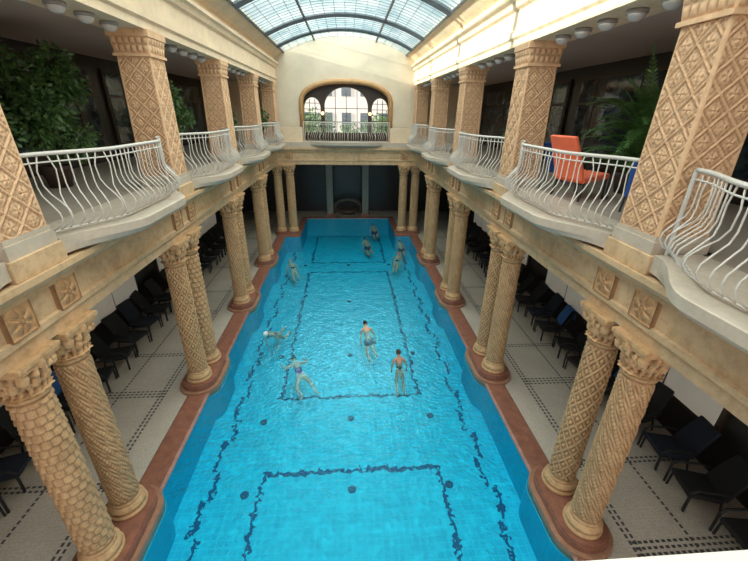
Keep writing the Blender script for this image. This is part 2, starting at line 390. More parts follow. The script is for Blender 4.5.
# ------------------------------------------------------------ columns
def tri(x): return abs(x-round(x))*2
def rel_lattice(u,z):
    p=8*u+z*3.6; q=8*u-z*3.6
    d=min(tri(p),tri(q)); band=max(0,1-d/.32)
    kn=max(0,1-((1-tri(p))**2+(1-tri(q))**2)/.26)
    return .022*min(1,band*1.6)+.026*kn+.005*math.sin(2*pi*(24*u))*math.sin(z*70)
def rel_spiral(u,z):
    p=8*u+z*2.6; w=tri(p)
    band=1 if w<.42 else 0
    leaf=abs(math.sin(pi*(z*11-2.5*u*8)))**.7
    return (.025*math.sqrt(max(0,1-(w/.42)**2))*(.40+.60*leaf) if band else .022*abs(math.sin(pi*(z*9+16*u)))*math.sin(pi*(w-.42)/.58))
def rel_scale(u,z):
    r=z*7.5; row=math.floor(r); fx=(12*u+.5*(row%2))%1.0; fz=r-row
    d=math.hypot((fx-.5)*1.6,(fz-.1)); vein=.006*abs(math.sin((fx-.5)*14))
    return (.034*max(0,1-d)+vein)*(1 if fz>.04 else .3)
SH=3.14; Z_SH=.22; K8=.87
def make_column(rel,nm,lab):
    e=empty('column',(0,0,-50)); tag(e,lab,'column',group='carved columns around the pool')
    m=MB(); m.lathe([(r*K8,z) for r,z in [(.36,0),(.37,.02),(.37,.06),(.34,.08),(.325,.10),(.345,.13),(.345,.17),(.31,.20),(.30,.23)]],40); ob('base',m.mesh(nm+'_base',STONE,True),e)
    H=np.linspace(Z_SH,Z_SH+SH,210); prof=[(.222-.014*((z-Z_SH)/SH)**1.5,z) for z in H]
    def fn(u,z):
        t=(z-Z_SH)/SH
        if t<.02 or t>.985: return .03
        if t<.035 or t>.97: return -.005
        return rel(u,z)
    m=MB(); m.lathe(prof,120,fn=fn); ob('shaft',m.mesh(nm+'_shaft',STONE,True),e)
    def cf(u,z):
        t=(z-(Z_SH+SH))/.42
        if t<0.08: return 0
        a=abs(math.sin(2*pi*u*4)); b=abs(math.cos(2*pi*u*8))
        return .040*(a**.6)*math.sin(pi*min(1,t*1.0))**.5 + .024*math.sin(2*pi*u*16)*(1 if .5<t<.95 else .4)+ .024*math.sin(t*pi*6)*b
    z0=Z_SH+SH
    prof=[(r*K8,z) for r,z in [(.25,z0),(.285,z0+.02),(.285,z0+.04),(.25,z0+.05)]+[(.245+.12*((t)**1.6),z0+.05+.36*t) for t in np.linspace(.02,1,30)]]
    m=MB(); m.lathe(prof,96,fn=cf)
    m.box((-.31,-.31,z0+.41),(.31,.31,z0+.47)); m.box((-.335,-.335,z0+.47),(.335,.335,z0+.53))
    for a in range(4):
        an=a*pi/2+pi/4; cx,cy=.33*math.cos(an),.33*math.sin(an)
        m.lathe([(.02,-.10),(.055,-.07),(.07,0),(.055,.06),(.02,.08)],10,(cx,cy,z0+.34))
        an=a*pi/2; cx,cy=.30*math.cos(an),.30*math.sin(an)
        m.lathe([(.01,-.07),(.05,-.05),(.06,0),(.05,.05),(.01,.07)],10,(cx,cy,z0+.42))
        for q in (-1,1):
            an=a*pi/2+q*.35; cx,cy=.26*math.cos(an),.26*math.sin(an)
            m.lathe([(.01,-.09),(.035,-.06),(.045,0),(.03,.05),(.01,.06)],8,(cx,cy,z0+.22))
    ob('capital',m.mesh(nm+'_cap',STONE,False),e)
    reg(e); return e
T=[make_column(rel_lattice,'lat','honey stone column carved with a diamond lattice'),
   make_column(rel_spiral,'spi','honey stone column carved with spiralling leaf bands'),
   make_column(rel_scale,'sca','honey stone column carved with overlapping scales')]
PLZ=.36
CG=.40
pos=[]
for b in BAYS[1:5]:
    for s in (-1,1):
        pos.append((s*4.1,b-CG)); pos.append((s*4.1,b+CG))
for s in (-1,1): pos+= [(s*3.3,22.2),(s*4.0,22.2)]
for i,(x,y) in enumerate(pos):
    t=T[[2,1,1,0][i%4]] if i<4 else T[(i*2+ (i//4))%3]
    copy_tree(t,(x,y,PLZ),(0,0,(i%4)*pi/2))
for t in T:
    for c in list(t.children): bpy.data.objects.remove(c)
    bpy.data.objects.remove(t)
def stadium(r,L,n=14):
    pts=[]
    for k in range(n+1): a=pi*k/n; pts.append((r*math.cos(a),L+r*math.sin(a)))
    for k in range(n+1): a=pi+pi*k/n; pts.append((r*math.cos(a),-L+r*math.sin(a)))
    return pts
BT=POOLW
def plinth_mesh(R4,L):
    m=MB()
    for (r,z0,z1,mi) in ((R4[0],BZ+.01,.0,2),(R4[1],.0,.20,1),(R4[2],.20,PLZ-.03,0),(R4[3],PLZ-.03,PLZ,0)):
        s=stadium(r,L); n=len(s); v=[(x,y,z0) for x,y in s]+[(x,y,z1) for x,y in s]
        m.add(v,[[i,(i+1)%n,n+(i+1)%n,n+i] for i in range(n)]+[list(range(n))[::-1],[n+i for i in range(n)]],mi)
    return m.mesh('plinth',[RED,RED2,BT])
pm=plinth_mesh((.55,.53,.44,.42),CG); pm2=plinth_mesh((.42,.42,.40,.38),.36)
for b in BAYS[1:5]:
    for s in (-1,1): tag(ob('column_plinth',pm,None,(s*4.1,b,0)),'rounded red marble plinth under a pair of columns','plinth',group='column plinths')
for s in (-1,1): tag(ob('column_plinth',pm2,None,(s*3.65,22.2,0),(0,0,pi/2)),'rounded red marble plinth under a pair of columns','plinth',group='column plinths')
def rosette():
    N=28; v=[];f=[]
    for i in range(N+1):
        for j in range(N+1):
            a=(i/N-.5)*.42; b=(j/N-.5)*.42; r=math.hypot(a,b); th=math.atan2(b,a)
            h=.03
            if r<.19: h+=.045*abs(math.cos(3*th))**.6*math.sin(pi*min(1,r/.19))
            if r<.05: h+=.04*math.sqrt(1-(r/.05)**2)
            if max(abs(a),abs(b))>.185: h+=.03
            if i in(0,N) or j in(0,N): h=0
            v.append((-h,a,b))
    for i in range(N):
        for j in range(N): k=i*(N+1)+j; f.append([k,k+1,k+N+2,k+N+1])
    return mesh('rosette',v,f,STONE,False)
rm=rosette()
for b in BAYS[:5]:
    for s in (-1,1):
        for d in (-CG,CG):
            tag(ob('rosette_ornament',rm,None,(s*3.86,b+d,4.73),(0,0,0 if s>0 else pi)),'square carved stone rosette on the entablature','ornament',group='entablature rosettes')
for x in (-3.25,3.25): tag(ob('rosette_ornament',rm,None,(x,22.0,4.73),(0,0,pi/2)),'square carved stone rosette on the entablature','ornament',group='entablature rosettes')
# ------------------------------------------------------------ pillars
def sqring(half,z,n,fn=None):
    pts=[]
    for side in range(4):
        for k in range(n):
            t=k/n; u=(t-.5)*2*half; d=half+(fn(t,z,side) if fn and k>0 else 0)
            p=((d,u),(-u,d),(-d,-u),(u,-d))[side]; pts.append((p[0],p[1],z))
    return pts
def relbox(m,half0,half1,z0,z1,n,nz,fn,mi=0):
    v=[];f=[];M=4*n
    for i in range(nz+1):
        t=i/nz; z=z0+(z1-z0)*t; v+=sqring(half0+(half1-half0)*t,z,n,fn if 0<i<nz else None)
    for i in range(nz):
        for k in range(M): f.append([i*M+k,i*M+(k+1)%M,(i+1)*M+(k+1)%M,(i+1)*M+k])
    f.append(list(range(M))[::-1]); f.append([nz*M+k for k in range(M)]); m.add(v,f,mi)
def pl_rel(t,z,side):
    if t<.05 or t>.95: return .010
    p=2*t+z*3.1; q=2*t-z*3.1; d=min(tri(p),tri(q)); band=1 if d<.06 else (0.0 if d>.13 else (.13-d)/.07)
    a,b=1-tri(p),1-tri(q); rr=a*a+b*b; kn=max(0,1-rr/.5); an=math.atan2(a-.001,b); fl=abs(math.cos(an*2))
    ring=.4*max(0,1-abs(math.sqrt(rr)-.62)/.08)
    return .015*band+.022*kn*(.25+.75*fl)*(0 if band>.5 else 1)+.012*ring+.003*math.sin(t*70)*math.sin(z*90)
def cap_rel(t,z,side):
    if t<.04 or t>.96: return .01
    return .025*abs(math.sin(t*pi*6))*abs(math.sin((z)*pi/.14))
pe=empty('pillar',(0,0,-60)); tag(pe,'square stone pillar carved with lattice relief on the gallery','pillar',group='gallery pillars')
m=MB(); m.box((-.37,-.37,0),(.37,.37,.16)); m.box((-.35,-.35,.16),(.35,.35,.22)); ob('base',m.mesh('pbase',MARBLE),pe)
m=MB(); relbox(m,.335,.305,.22,2.46,48,190,pl_rel); ob('shaft',m.mesh('pshaft',STONE2),pe)
m=MB(); m.box((-.35,-.35,2.46),(.35,.35,2.51)); relbox(m,.32,.35,2.51,2.78,48,20,cap_rel); m.box((-.38,-.38,2.78),(.38,.38,2.90)); ob('capital',m.mesh('pcap',STONE2),pe)
reg(pe)
for b in BAYS[1:]:
    for s in (-1,1): copy_tree(pe,(s*4.06,b if b<22 else 22.05,GF))
for c in list(pe.children): bpy.data.objects.remove(c)
bpy.data.objects.remove(pe)
# ------------------------------------------------------------ balconies
def sm(a,b,x):
    t=max(0,min(1,(x-a)/(b-a))); return t*t*(3-2*t)
def bow(t): return sm(0,.32,t)*sm(1,.68,t)
bp=[(0,.98),(0,.80),(.00,.62),(.03,.51),(.12,.41),(.20,.31),(.215,.23),(.16,.14),(.06,.08),(0,.045)]
def bal_mesh(kind):
    m=MB(); pts=[]
    for i,(o_,z) in enumerate(bp):
        lat={0:0,1:.055*math.sin((z-.06)/.92*2*pi),-1:-.055*math.sin((z-.06)/.92*2*pi)}[kind]; pts.append((lat,-o_,z))
    m.tube(pts,.0095,5); return m.mesh('baluster',WHITE,True)
BM={k:bal_mesh(k) for k in (0,1,-1)}
LT=.022
def railing(pathfn,length,lab,ox=None):
    e=empty('balcony_railing',(*pathfn(.5),GF+LT)); tag(e,lab,'railing',group='white balcony railings')
    o0=Vector((*pathfn(.5),0)); ts=np.linspace(0,1,49); W=[Vector((*pathfn(t),0))-o0 for t in ts]
    m=MB(); m.tube([w+Vector((0,0,1.0)) for w in W],.026,8); ob('handrail',m.mesh('handrail',WHITE,True),e)
    m=MB(); m.tube([w+Vector((0,0,.90)) for w in W],.011,6); ob('middle_rail',m.mesh('midrail',WHITE,True),e)
    m=MB(); m.tube([w+Vector((0,0,.04)) for w in W],.016,6); ob('bottom_rail',m.mesh('botrail',WHITE,True),e)
    N=int(length/.118)
    d=[0]
    for i in range(48): d.append(d[-1]+(W[i+1]-W[i]).length)
    for i in range(N+1):
        s_=d[-1]*i/N; t=float(np.interp(s_,d,ts)); p=Vector((*pathfn(t),0))-o0; q=Vector((*pathfn(min(1,t+.01)),0))-Vector((*pathfn(max(0,t-.01)),0))
        ang=math.atan2(q.y,q.x)
        if i in (0,N):
            mm=MB(); mm.tube([(0,0,0),(0,0,1.0)],.025,8); ob('post',mm.mesh('post',WHITE),e,p)
        else:
            kd={2:1,3:-1}.get(i%6,0); ob('baluster',BM[kd],e,p,(0,0,ang))
    return e
BW=.46
for bi in range(5):
    y0,y1=BAYS[bi]+.42,BAYS[bi+1]-.42
    if bi==0: y0=.40
    for s in (-1,1):
        def pf(t,y0=y0,y1=y1,s=s):
            tt=t if s<0 else 1-t
            return (s*(3.85-BW*bow(tt)), y0+(y1-y0)*tt)
        railing(pf,y1-y0+.3,'pale wrought-iron railing with bellied balusters between stone pillars')
        v=[];N=40
        for zz,ex in ((5.25,.04),(5.30,.10),(5.34,.16),(5.46,.16),(5.47,.14)):
            for i in range(N+1):
                t=i/N; yy=(y0-.0)+(y1-y0)*t; v.append((s*(3.74-(BW+ex-.03)*bow(t)-.04),yy,zz))
            v.append((s*4.3,y1,zz)); v.append((s*4.3,y0,zz))
        K=N+3; f=[]
        for r in range(4):
            for i in range(K): f.append([r*K+i,r*K+(i+1)%K,(r+1)*K+(i+1)%K,(r+1)*K+i])
        f.append(list(range(K))[::-1]); f.append([4*K+i for i in range(K)])
        struct(ob('trim_%d'%(20+2*bi+(s>0)),mesh('ledge',v,f,MARBLE)),'bowed pale marble balcony ledge above the pool','balcony')
def pf(t): return (-2.35+4.7*t, 22.1-.45*bow(t))
railing(pf,4.8,'pale wrought-iron railing in front of the arched opening')
for s in (-1,1):
    x0,x1=sorted((s*2.42,s*3.65)); struct(boxo('trim_%d'%(12+(s>0)),(x0,22.1,GF),(x1,22.3,GF+.75),CREAM),'low cream parapet beside the railing','parapet')
v=[];N=40
for zz,ex in ((5.25,0),(5.32,.1),(5.47,.12)):
    for i in range(N+1): t=i/N; v.append((-2.45+4.9*t,21.95-(.40+ex)*bow(t),zz))
    v+= [(2.45,22.4,zz),(-2.45,22.4,zz)]
K=N+3; f=[]
for r in range(2):
    for i in range(K): f.append([r*K+i,r*K+(i+1)%K,(r+1)*K+(i+1)%K,(r+1)*K+i])
f.append(list(range(K))[::-1]); f.append([2*K+i for i in range(K)])
struct(ob('trim_40',mesh('ledge',v,f,MARBLE)),'bowed pale marble ledge below the arched opening','balcony')
e=empty('near_railing',(0,.2,GF)); tag(e,'white painted railing with a flat wide top rail','railing')
m=MB(); m.box((-3.7,-.05,1.0),(3.7,.055,1.05)); ob('handrail',m.mesh('nr',WHITE),e)
m=MB(); m.box((-3.7,-.02,.05),(3.7,.02,.09)); ob('bottom_rail',m.mesh('nr2',WHITE),e)
pmn=MB(); pmn.tube([(0,0,0),(0,0,1.0)],.013,5); pmn=pmn.mesh('nb',WHITE)
for i in range(30): ob('baluster',pmn,e,(-3.6+i*.248,0,0))
for b in BAYS[1:5]:
    for s in (-1,1):
        x0,x1=sorted((s*3.66,s*4.55)); tag(boxo('pillar_pedestal',(x0,b-.415,5.2),(x1,b+.415,GF),ENT,None,.01),'honey stone block carrying a pillar','pedestal',group='pillar pedestals')
# ------------------------------------------------------------ ceiling lamps
le=empty('ceiling_lamp',(0,0,-70)); tag(le,'round opal dome lamp under the gallery beam','lamp',group='dome lamps under the beams')
m=MB(); m.lathe([(.13,0),(.14,-.02),(.14,-.05),(.12,-.06)],20); ob('base',m.mesh('lb',LBASE,True),le)
m=MB(); m.lathe([(.12*math.cos(a),-.05-.10*math.sin(a)) for a in np.linspace(0,1.5,8)],20); ob('lamp_shade',m.mesh('ls',LAMP,True),le)
reg(le)
for bi in range(5):
    for s in (-1,1):
        for k_ in range(5): 
            y=BAYS[bi]+.92+k_*.65
            copy_tree(le,(s*4.05,y,SOF))
for c in list(le.children): bpy.data.objects.remove(c)
bpy.data.objects.remove(le)
# ------------------------------------------------------------ windows on side walls
k=10
for bi in range(5):
    yc=(BAYS[bi]+BAYS[bi+1])/2
    for s in (-1,1):
        m=MB(); xa,xb=sorted((s*7.52,s*7.6)); m.box((xa,yc-1.45,1.0),(xb,yc+1.45,3.3),0)
        xa2,xb2=sorted((s*7.50,s*7.53)); 
        for (a,b) in ((yc-1.35,yc-.03),(yc+.03,yc+1.35)): m.box((xa2,a,1.1),(xb2,b,3.2),1)
        struct(ob('window_%d'%k,m.mesh('wn',[DARKW,PANEL])),'pale frosted window in a dark frame','window'); k+=1
        m=MB(); m.box((xa,yc-1.9,GF+.1),(xb,yc+1.9,8.1),0)
        for (a,b) in ((yc-1.8,yc-.95),(yc-.88,yc+.88),(yc+.95,yc+1.8)):
            for zz,z2 in ((GF+.5,7.3),(7.38,8.0)): m.box((xa2,a,zz),(xb2,b,z2),1)
        struct(ob('window_%d'%k,m.mesh('wn',[DARKW,DGLASS])),'dark glazed gallery window in a timber frame','window'); k+=1
for x in (-1.25,1.25):
    e=empty('tiled_pier',(x,26.6,.12)); tag(e,'slim brown tiled pier at the pool end','pier',group='tiled piers at the pool end')
    m=MB(); m.box((-.22,-.22,.2),(.22,.22,4.7)); ob('shaft',m.mesh('s',PIER),e)
    m=MB(); m.box((-.3,-.3,0),(.3,.3,.2)); ob('base',m.mesh('b',RED),e)
    m=MB(); m.box((-.3,-.3,4.7),(.3,.3,5.08)); ob('capital',m.mesh('c',PIER),e)
e=empty('wall_fountain',(0,27.2,.12)); tag(e,'arched dark stone fountain niche with low basin','fountain')
m=MB()
pts=[(-.95,0,0),(-.95,0,.5)]+[(.95*math.cos(a),0,.5+.55*math.sin(a)) for a in np.linspace(pi,0,17)]+[(.95,0,0)]; m.tube(pts,.12,8); ob('arch',m.mesh('fa',FOUNT,True),e)
m=MB(); m.lathe([(.3,0),(.6,.1),(.7,.35),(.64,.38),(.58,.3)],24); ob('basin',m.mesh('fb',FOUNT,True),e)
# ------------------------------------------------------------ furniture
def lounge(mat,lab,grp,towel=None):
    e=empty('lounge_chair',(0,0,-80)); tag(e,lab,'chair',group=grp)
    def part(nm,mb,mt,bev=.02):
        o=ob(nm,mb.mesh(nm,mt),e); b=o.modifiers.new('b','BEVEL'); b.width=bev; b.segments=2; return o
    m=MB(); m.add([(-.3,-.3,.36),(.3,-.3,.36),(.3,.32,.30),(-.3,.32,.30),(-.3,-.3,.46),(.3,-.3,.46),(.3,.32,.40),(-.3,.32,.40)],[[0,3,2,1],[4,5,6,7],[0,1,5,4],[1,2,6,5],[2,3,7,6],[3,0,4,7]]); part('seat',m,mat)
    m=MB(); N=7; vv=[]
    for i in range(N+1):
        t=i/N; y=.30+.34*t**1.2; z=.36+.72*t
        for x,o_ in ((-.3,0),(.3,0)): vv.append((x*(1-.12*t),y,z))
        for x in (.3,-.3): vv.append((x*(1-.12*t),y+.07,z-.02))
    ff=[]
    for i in range(N):
        for k_ in range(4): ff.append([i*4+k_,i*4+(k_+1)%4,i*4+4+(k_+1)%4,i*4+4+k_])
    ff+=[[3,2,1,0],[4*N,4*N+1,4*N+2,4*N+3]]; m.add(vv,ff); part('backrest',m,mat)
    for s in (-1,1):
        m=MB(); m.tube([(s*.33,-.3,0.02),(s*.33,-.3,.52),(s*.33,-.2,.60),(s*.33,.2,.60),(s*.33,.36,.56)],.025,6); part('armrest',m,LEGM,.004)
        m=MB(); m.tube([(s*.29,.28,.32),(s*.30,.36,0)],.022,6); part('leg',m,LEGM,.004)
        m=MB(); m.tube([(s*.27,-.26,.38),(s*.28,-.27,0)],.022,6); part('leg',m,LEGM,.004)
    reg(e); return e
L1=lounge(BLACKW,'black wicker lounge chair on the mosaic deck','deck lounge chairs')
L2=lounge(CORAL,'coral-orange fabric lounge chair behind the railing','gallery chairs')
L3=lounge(NAVY,'navy fabric lounge chair on the mosaic deck','deck lounge chairs')
L4=lounge(BLUEF,'blue fabric lounge chair behind the gallery railing','gallery chairs')
def towel_mesh():
    v=[];f=[]; path=[(.30,.55),(.36,.70),(.44,.86),(.54,1.03),(.60,1.115),(.67,1.10),(.70,1.0),(.70,.85),(.71,.72)]
    N=len(path); M=8
    for i,(y,z) in enumerate(path):
        for j in range(M+1):
            x=-.2+.4*j/M; v.append((x+.01*math.sin(i*1.3),y+.012*math.sin(j*1.7+i),z+.008*math.sin(j*2.1)))
    for i in range(N-1):
        for j in range(M): k=i*(M+1)+j; f.append([k,k+1,k+M+2,k+M+1])
    return mesh('towel',v,f,TOWEL,True)
tw=towel_mesh()
random.seed(5)
for s in (-1,1):
    y=2.6; i=0
    while y<21:
        x=s*(6.76+random.uniform(-.10,.05)); rz=-s*pi/2+random.uniform(-.26,.26)
        copy_tree(L3 if i%6==3 else L1,(x,y,.12),(0,0,rz))
        if i in (5,) or (s>0 and i==8):
            t=ob('towel',tw,None,(x,y,.125),(0,0,rz)); sd=t.modifiers.new('s','SOLIDIFY'); sd.thickness=.012; sd.offset=1
            tag(t,'blue towel draped over a lounge chair back','towel',group='towels on the deck chairs')
        y+=random.uniform(.90,1.02); i+=1
for (L,x,y,r,sc) in ((L2,4.78,7.45,1.9,1.12),(L4,5.2,6.2,2.3,.85),(L4,5.3,9.0,1.9,.9)):
    copy_tree(L,(x,y,GF),(0,0,r),sc)
for L in (L1,L2,L3,L4):
    for c in list(L.children): bpy.data.objects.remove(c)
    bpy.data.objects.remove(L)
def pot(e,potr):
    m=MB(); m.lathe([(potr*.7,0),(potr*.95,.36),(potr,.38),(potr,.44),(potr*.9,.44),(potr*.85,.38)],20); ob('pot',m.mesh('pot',POTM,True),e)
    m=MB(); m.lathe([(potr*.86,.36),(potr*.5,.39),(.01,.40)],16); ob('soil',m.mesh('soil',SOIL),e)
def bush(loc,H,rad,nl,seed,lab,potr=.28,ls=.10):
    rnd=random.Random(seed); e=empty('potted_shrub',loc); tag(e,lab,'plant',group='potted gallery plants'); pot(e,potr); m=MB()
    cl=[]
    for i in range(18):
        a=rnd.uniform(0,2*pi); r=rad*.68*math.sqrt(rnd.random()); z=.75+(H-1.0)*rnd.random(); cl.append((Vector((r*math.cos(a),r*math.sin(a),z)),rad*rnd.uniform(.26,.44)))
        m.tube([(0,0,.38),(r*.3*math.cos(a),r*.3*math.sin(a),.38+(z-.38)*.5),(r*math.cos(a),r*math.sin(a),z)],[.018,.012,.006],5)
    for i in range(nl):
        c,cr=rnd.choice(cl); d=Vector((rnd.gauss(0,1),rnd.gauss(0,1),rnd.gauss(0,1))).normalized(); p=c+d*cr*rnd.uniform(.4,1.15)
        t=(d+Vector((rnd.uniform(-.6,.6),rnd.uniform(-.6,.6),-.5))).normalized(); w=t.orthogonal().normalized(); w=(w*math.cos(i)+t.cross(w)*math.sin(i))*ls*.32; l=t*ls*rnd.uniform(.8,1.4)
        m.add([p,p+l*.45-w,p+l,p+l*.45+w],[[0,1,2,3]])
    ob('foliage',m.mesh('bf',LEAF2),e); return e
def palm(loc,H,nf,seed,lab,potr=.28):
    rnd=random.Random(seed); e=empty('potted_palm',loc); tag(e,lab,'plant',group='potted gallery plants'); pot(e,potr)
    m=MB()
    for i in range(nf):
        az=rnd.uniform(0,2*pi); el=rnd.uniform(.4,1.5); Ln=H*.55*rnd.uniform(.6,1.0); z0=.4+rnd.uniform(0,1)*H*.42
        m.tube([(0,0,.38),(.02,0,z0)],.012,4) if i%4==0 else None
        p=Vector((0,0,z0)); d=Vector((math.cos(az)*math.cos(el),math.sin(az)*math.cos(el),math.sin(el))); pts=[p.copy()]; S=9
        for k_ in range(S):
            p=p+d*Ln/S; d=(d+Vector((0,0,-.17))).normalized(); pts.append(p.copy())
        m.tube(pts,[.009]*10,4)
        for k_ in range(1,10):
            t=(pts[k_]-pts[k_-1]).normalized(); sd=t.cross(Vector((0,0,1))); sd=sd.normalized() if sd.length>.01 else Vector((1,0,0))
            ll=.18*math.sin(pi*min(1,k_/10+.15))+.06
            for o_ in (0,.5):
              base=pts[k_-1].lerp(pts[k_],o_)
              for q in (-1,1):
                tip=base+(sd*q*.8+t*.6).normalized()*ll+Vector((0,0,-.2*ll)); mid=base.lerp(tip,.45)+Vector((0,0,.04*ll)); w=t*.03
                m.add([base,mid-w,tip,mid+w],[[0,1,2,3]])
    ob('foliage',m.mesh('fr',LEAF),e); return e
bush((-6.1,8.5,GF),2.6,1.0,6000,1,'tall bushy green shrub in a pot on the gallery')
bush((-6.2,6.3,GF),2.6,1.0,6000,5,'tall bushy green shrub in a pot on the gallery')
palm((6.1,7.9,GF),2.6,95,2,'tall feathery green palm in a pot on the gallery')
bush((-5.2,12.2,GF),2.3,.75,3600,3,'tall leafy potted shrub beside a gallery pillar')
bush((-4.65,15.6,GF),1.7,.5,1300,4,'small leafy potted shrub near the railing',.2)
bush((-4.3,18.9,GF),1.7,.38,1100,6,'small leafy potted shrub near the railing',.2)
bush((-4.3,20.6,GF),1.8,.38,1100,8,'small leafy potted shrub near the railing',.2)
bush((5.9,12.8,GF),2.3,.7,2400,7,'tall leafy potted shrub beside a gallery pillar')
dm=MB(); dm.lathe([(.095,0),(.095,.02),(.07,.025)],16); dm=dm.mesh('drain',DRAINM)
for y in (5.75,7.9,10.9,15.0,19.4):
    for x in (-2.4,0,2.25):
        if y in (15.0,) and x!=0: continue
        tag(ob('pool_drain',dm,None,(x,y,BZ)),'round dark drain cover on the pool bottom','drain',group='pool drains')
# ------------------------------------------------------------ people
def skin_mat(n_,c): return simple(n_,c,.5,.1,6,0)
SK=[skin_mat('skin_a',(.68,.36,.24)),skin_mat('skin_b',(.58,.29,.19)),skin_mat('skin_c',(.74,.45,.36))]
EYE=simple('eye',(.03,.02,.02),.2,.1,5,0); LIP=simple('lips',(.45,.12,.10),.5,.1,5,0)
def skinmesh(verts,edges,rad,root,sub=1):
    me=bpy.data.meshes.new('sk'); me.from_pydata(verts,edges,[]); o=bpy.data.objects.new('sk',me); COL.objects.link(o)
    md=o.modifiers.new('s','SKIN'); md.use_smooth_shade=True
    for i,r in enumerate(rad): me.skin_vertices[0].data[i].radius=(r,r) if not isinstance(r,tuple) else r
    me.skin_vertices[0].data[root].use_root=True
    sb=o.modifiers.new('u','SUBSURF'); sb.levels=sub; sb.render_levels=sub
    bpy.context.view_layer.update(); dg=bpy.context.evaluated_depsgraph_get()
    r=bpy.data.meshes.new_from_object(o.evaluated_get(dg)); bpy.data.objects.remove(o); return r
def person(loc,rot,arms,legs,skin,suit,hair,lab,hairkind='short',two=False,lean=0,scale=1):
    J={'pel':((0,0,.92),.125),'wai':((0,.0,1.06),.105),'che':((0,lean*.5,1.25),.125),'nb':((0,lean,1.40),.075),'nk':((0,lean*1.15,1.48),.052),'hd':((0,lean*1.25,1.56),.05)}
    E=[('pel','wai'),('wai','che'),('che','nb'),('nb','nk'),('nk','hd')]
    for s,t in ((-1,'l'),(1,'r')):
        J['sh'+t]=((s*.165,lean*.9,1.36),.058); E.append(('nb','sh'+t))
        el,wr=arms[t]; J['el'+t]=(el,.040); J['wr'+t]=(wr,.026); E+= [('sh'+t,'el'+t),('el'+t,'wr'+t)]
        d=(Vector(wr)-Vector(el)).normalized(); h=Vector(wr)+d*.07; J['hn'+t]=(tuple(h),(.036,.020)); E.append(('wr'+t,'hn'+t))
        sd=d.cross(Vector((0,0,1))); sd=sd.normalized() if sd.length>.1 else Vector((0,1,0))
        for q,(o_,ln) in enumerate(((-.03,.065),(-.01,.08),(.012,.075),(.032,.058))):
            a=h+d*.02+sd*o_; b=a+d*ln+Vector((0,0,-.012)); J['f%d%s'%(q,t)]=(tuple(a+d*ln*.5),.009); J['g%d%s'%(q,t)]=(tuple(b),.008)
            E+=[('hn'+t,'f%d%s'%(q,t)),('f%d%s'%(q,t),'g%d%s'%(q,t))]
        th=Vector(wr)+d*.04+sd*s*(-.055); J['th'+t]=(tuple(th+d*.03),.010); E.append(('hn'+t,'th'+t))
        hp,kn,an,to=legs[t]; J['hp'+t]=(hp,.092); J['kn'+t]=(kn,.058); J['an'+t]=(an,.036); J['to'+t]=(to,(.042,.026))
        E+= [('pel','hp'+t),('hp'+t,'kn'+t),('kn'+t,'an'+t),('an'+t,'to'+t)]
        ca=Vector(kn).lerp(Vector(an),.35); J['ca'+t]=(tuple(ca),.056); E.remove(('kn'+t,'an'+t)); E+= [('kn'+t,'ca'+t),('ca'+t,'an'+t)]
    keys=list(J); ix={k_:i for i,k_ in enumerate(keys)}
    me=skinmesh([J[k_][0] for k_ in keys],[(ix[a],ix[b]) for a,b in E],[J[k_][1] for k_ in keys],ix['pel'],2)
    bm=bmesh.new(); bm.from_mesh(me); hc=Vector((0,lean*1.35+.02,1.60))
    bh=bmesh.new(); bmesh.ops.create_uvsphere(bh,u_segments=28,v_segments=20,radius=1)
    for v_ in bh.verts:
        x,y,z=v_.co; fy=max(0,y)
        X=x*.074*(1-.18*max(0,-z)); Y=y*.094; Z=z*.115
        Y+=.022*fy*math.exp(-(x/.16)**2)*math.exp(-((z+.12)/.22)**2)*1.2
        Y-=.010*fy*math.exp(-((abs(x)-.38)/.16)**2)*math.exp(-((z-.05)/.14)**2)
        Y+=.006*fy*math.exp(-(x/.25)**2)*math.exp(-((z+.5)/.12)**2)
        if z<-.6 and y<0: Y*=.8
        v_.co=Vector((X,Y,Z))+hc
    mh=bpy.data.meshes.new('h'); bh.to_mesh(mh); bh.free(); bm.from_mesh(mh)
    def blob(c,r,mi,sc=(1,1,1)):
        bb=bmesh.new(); bmesh.ops.create_uvsphere(bb,u_segments=10,v_segments=8,radius=r)
        for v_ in bb.verts: v_.co=Vector((v_.co.x*sc[0],v_.co.y*sc[1],v_.co.z*sc[2]))+Vector(c)
        for f_ in bb.faces: f_.material_index=mi
        tm=bpy.data.meshes.new('t'); bb.to_mesh(tm); bb.free(); bm.from_mesh(tm)
    for s in (-1,1):
        blob(hc+Vector((s*.028,.080,.006)),.011,1); blob(hc+Vector((s*.076,-.005,-.01)),.026,0,(.35,.7,1.1))
    blob(hc+Vector((0,.090,-.055)),.02,2,(1.1,.4,.35))
    for f_ in bm.faces: f_.smooth=True
    bm.to_mesh(me); bm.free(); me.materials.clear()
    for q in (skin,EYE,LIP): me.materials.append(q)
    e=ob('person',me,None,loc,rot); e.scale=(scale,)*3; tag(e,lab,'person',group='bathers in the pool')
    K=['pel','wai','che','hpl','hpr'] if not two else ['pel','hpl','hpr']
    V=[Vector(J[k_][0]) for k_ in K]
    if not two:
        V[2]=V[2]+Vector((0,0,.03)); V[3]=Vector((0,0,.92)).lerp(V[3],.85); V[4]=Vector((0,0,.92)).lerp(V[4],.85)
        R_=[.137,.116,.136,.10,.10]; Ed=[(0,1),(1,2),(0,3),(0,4)]
    else: R_=[.137,.108,.108]; Ed=[(0,1),(0,2)]
    if two:
        for t in 'lr':
            hp,kn=J['hp'+t][0],J['kn'+t][0]; V.append(Vector(hp).lerp(Vector(kn),.45)); R_.append(.09)
        Ed+=[(1,3),(2,4)]
    sm_=skinmesh([tuple(q) for q in V],Ed,R_,0,2); sm_.materials.clear(); sm_.materials.append(suit)
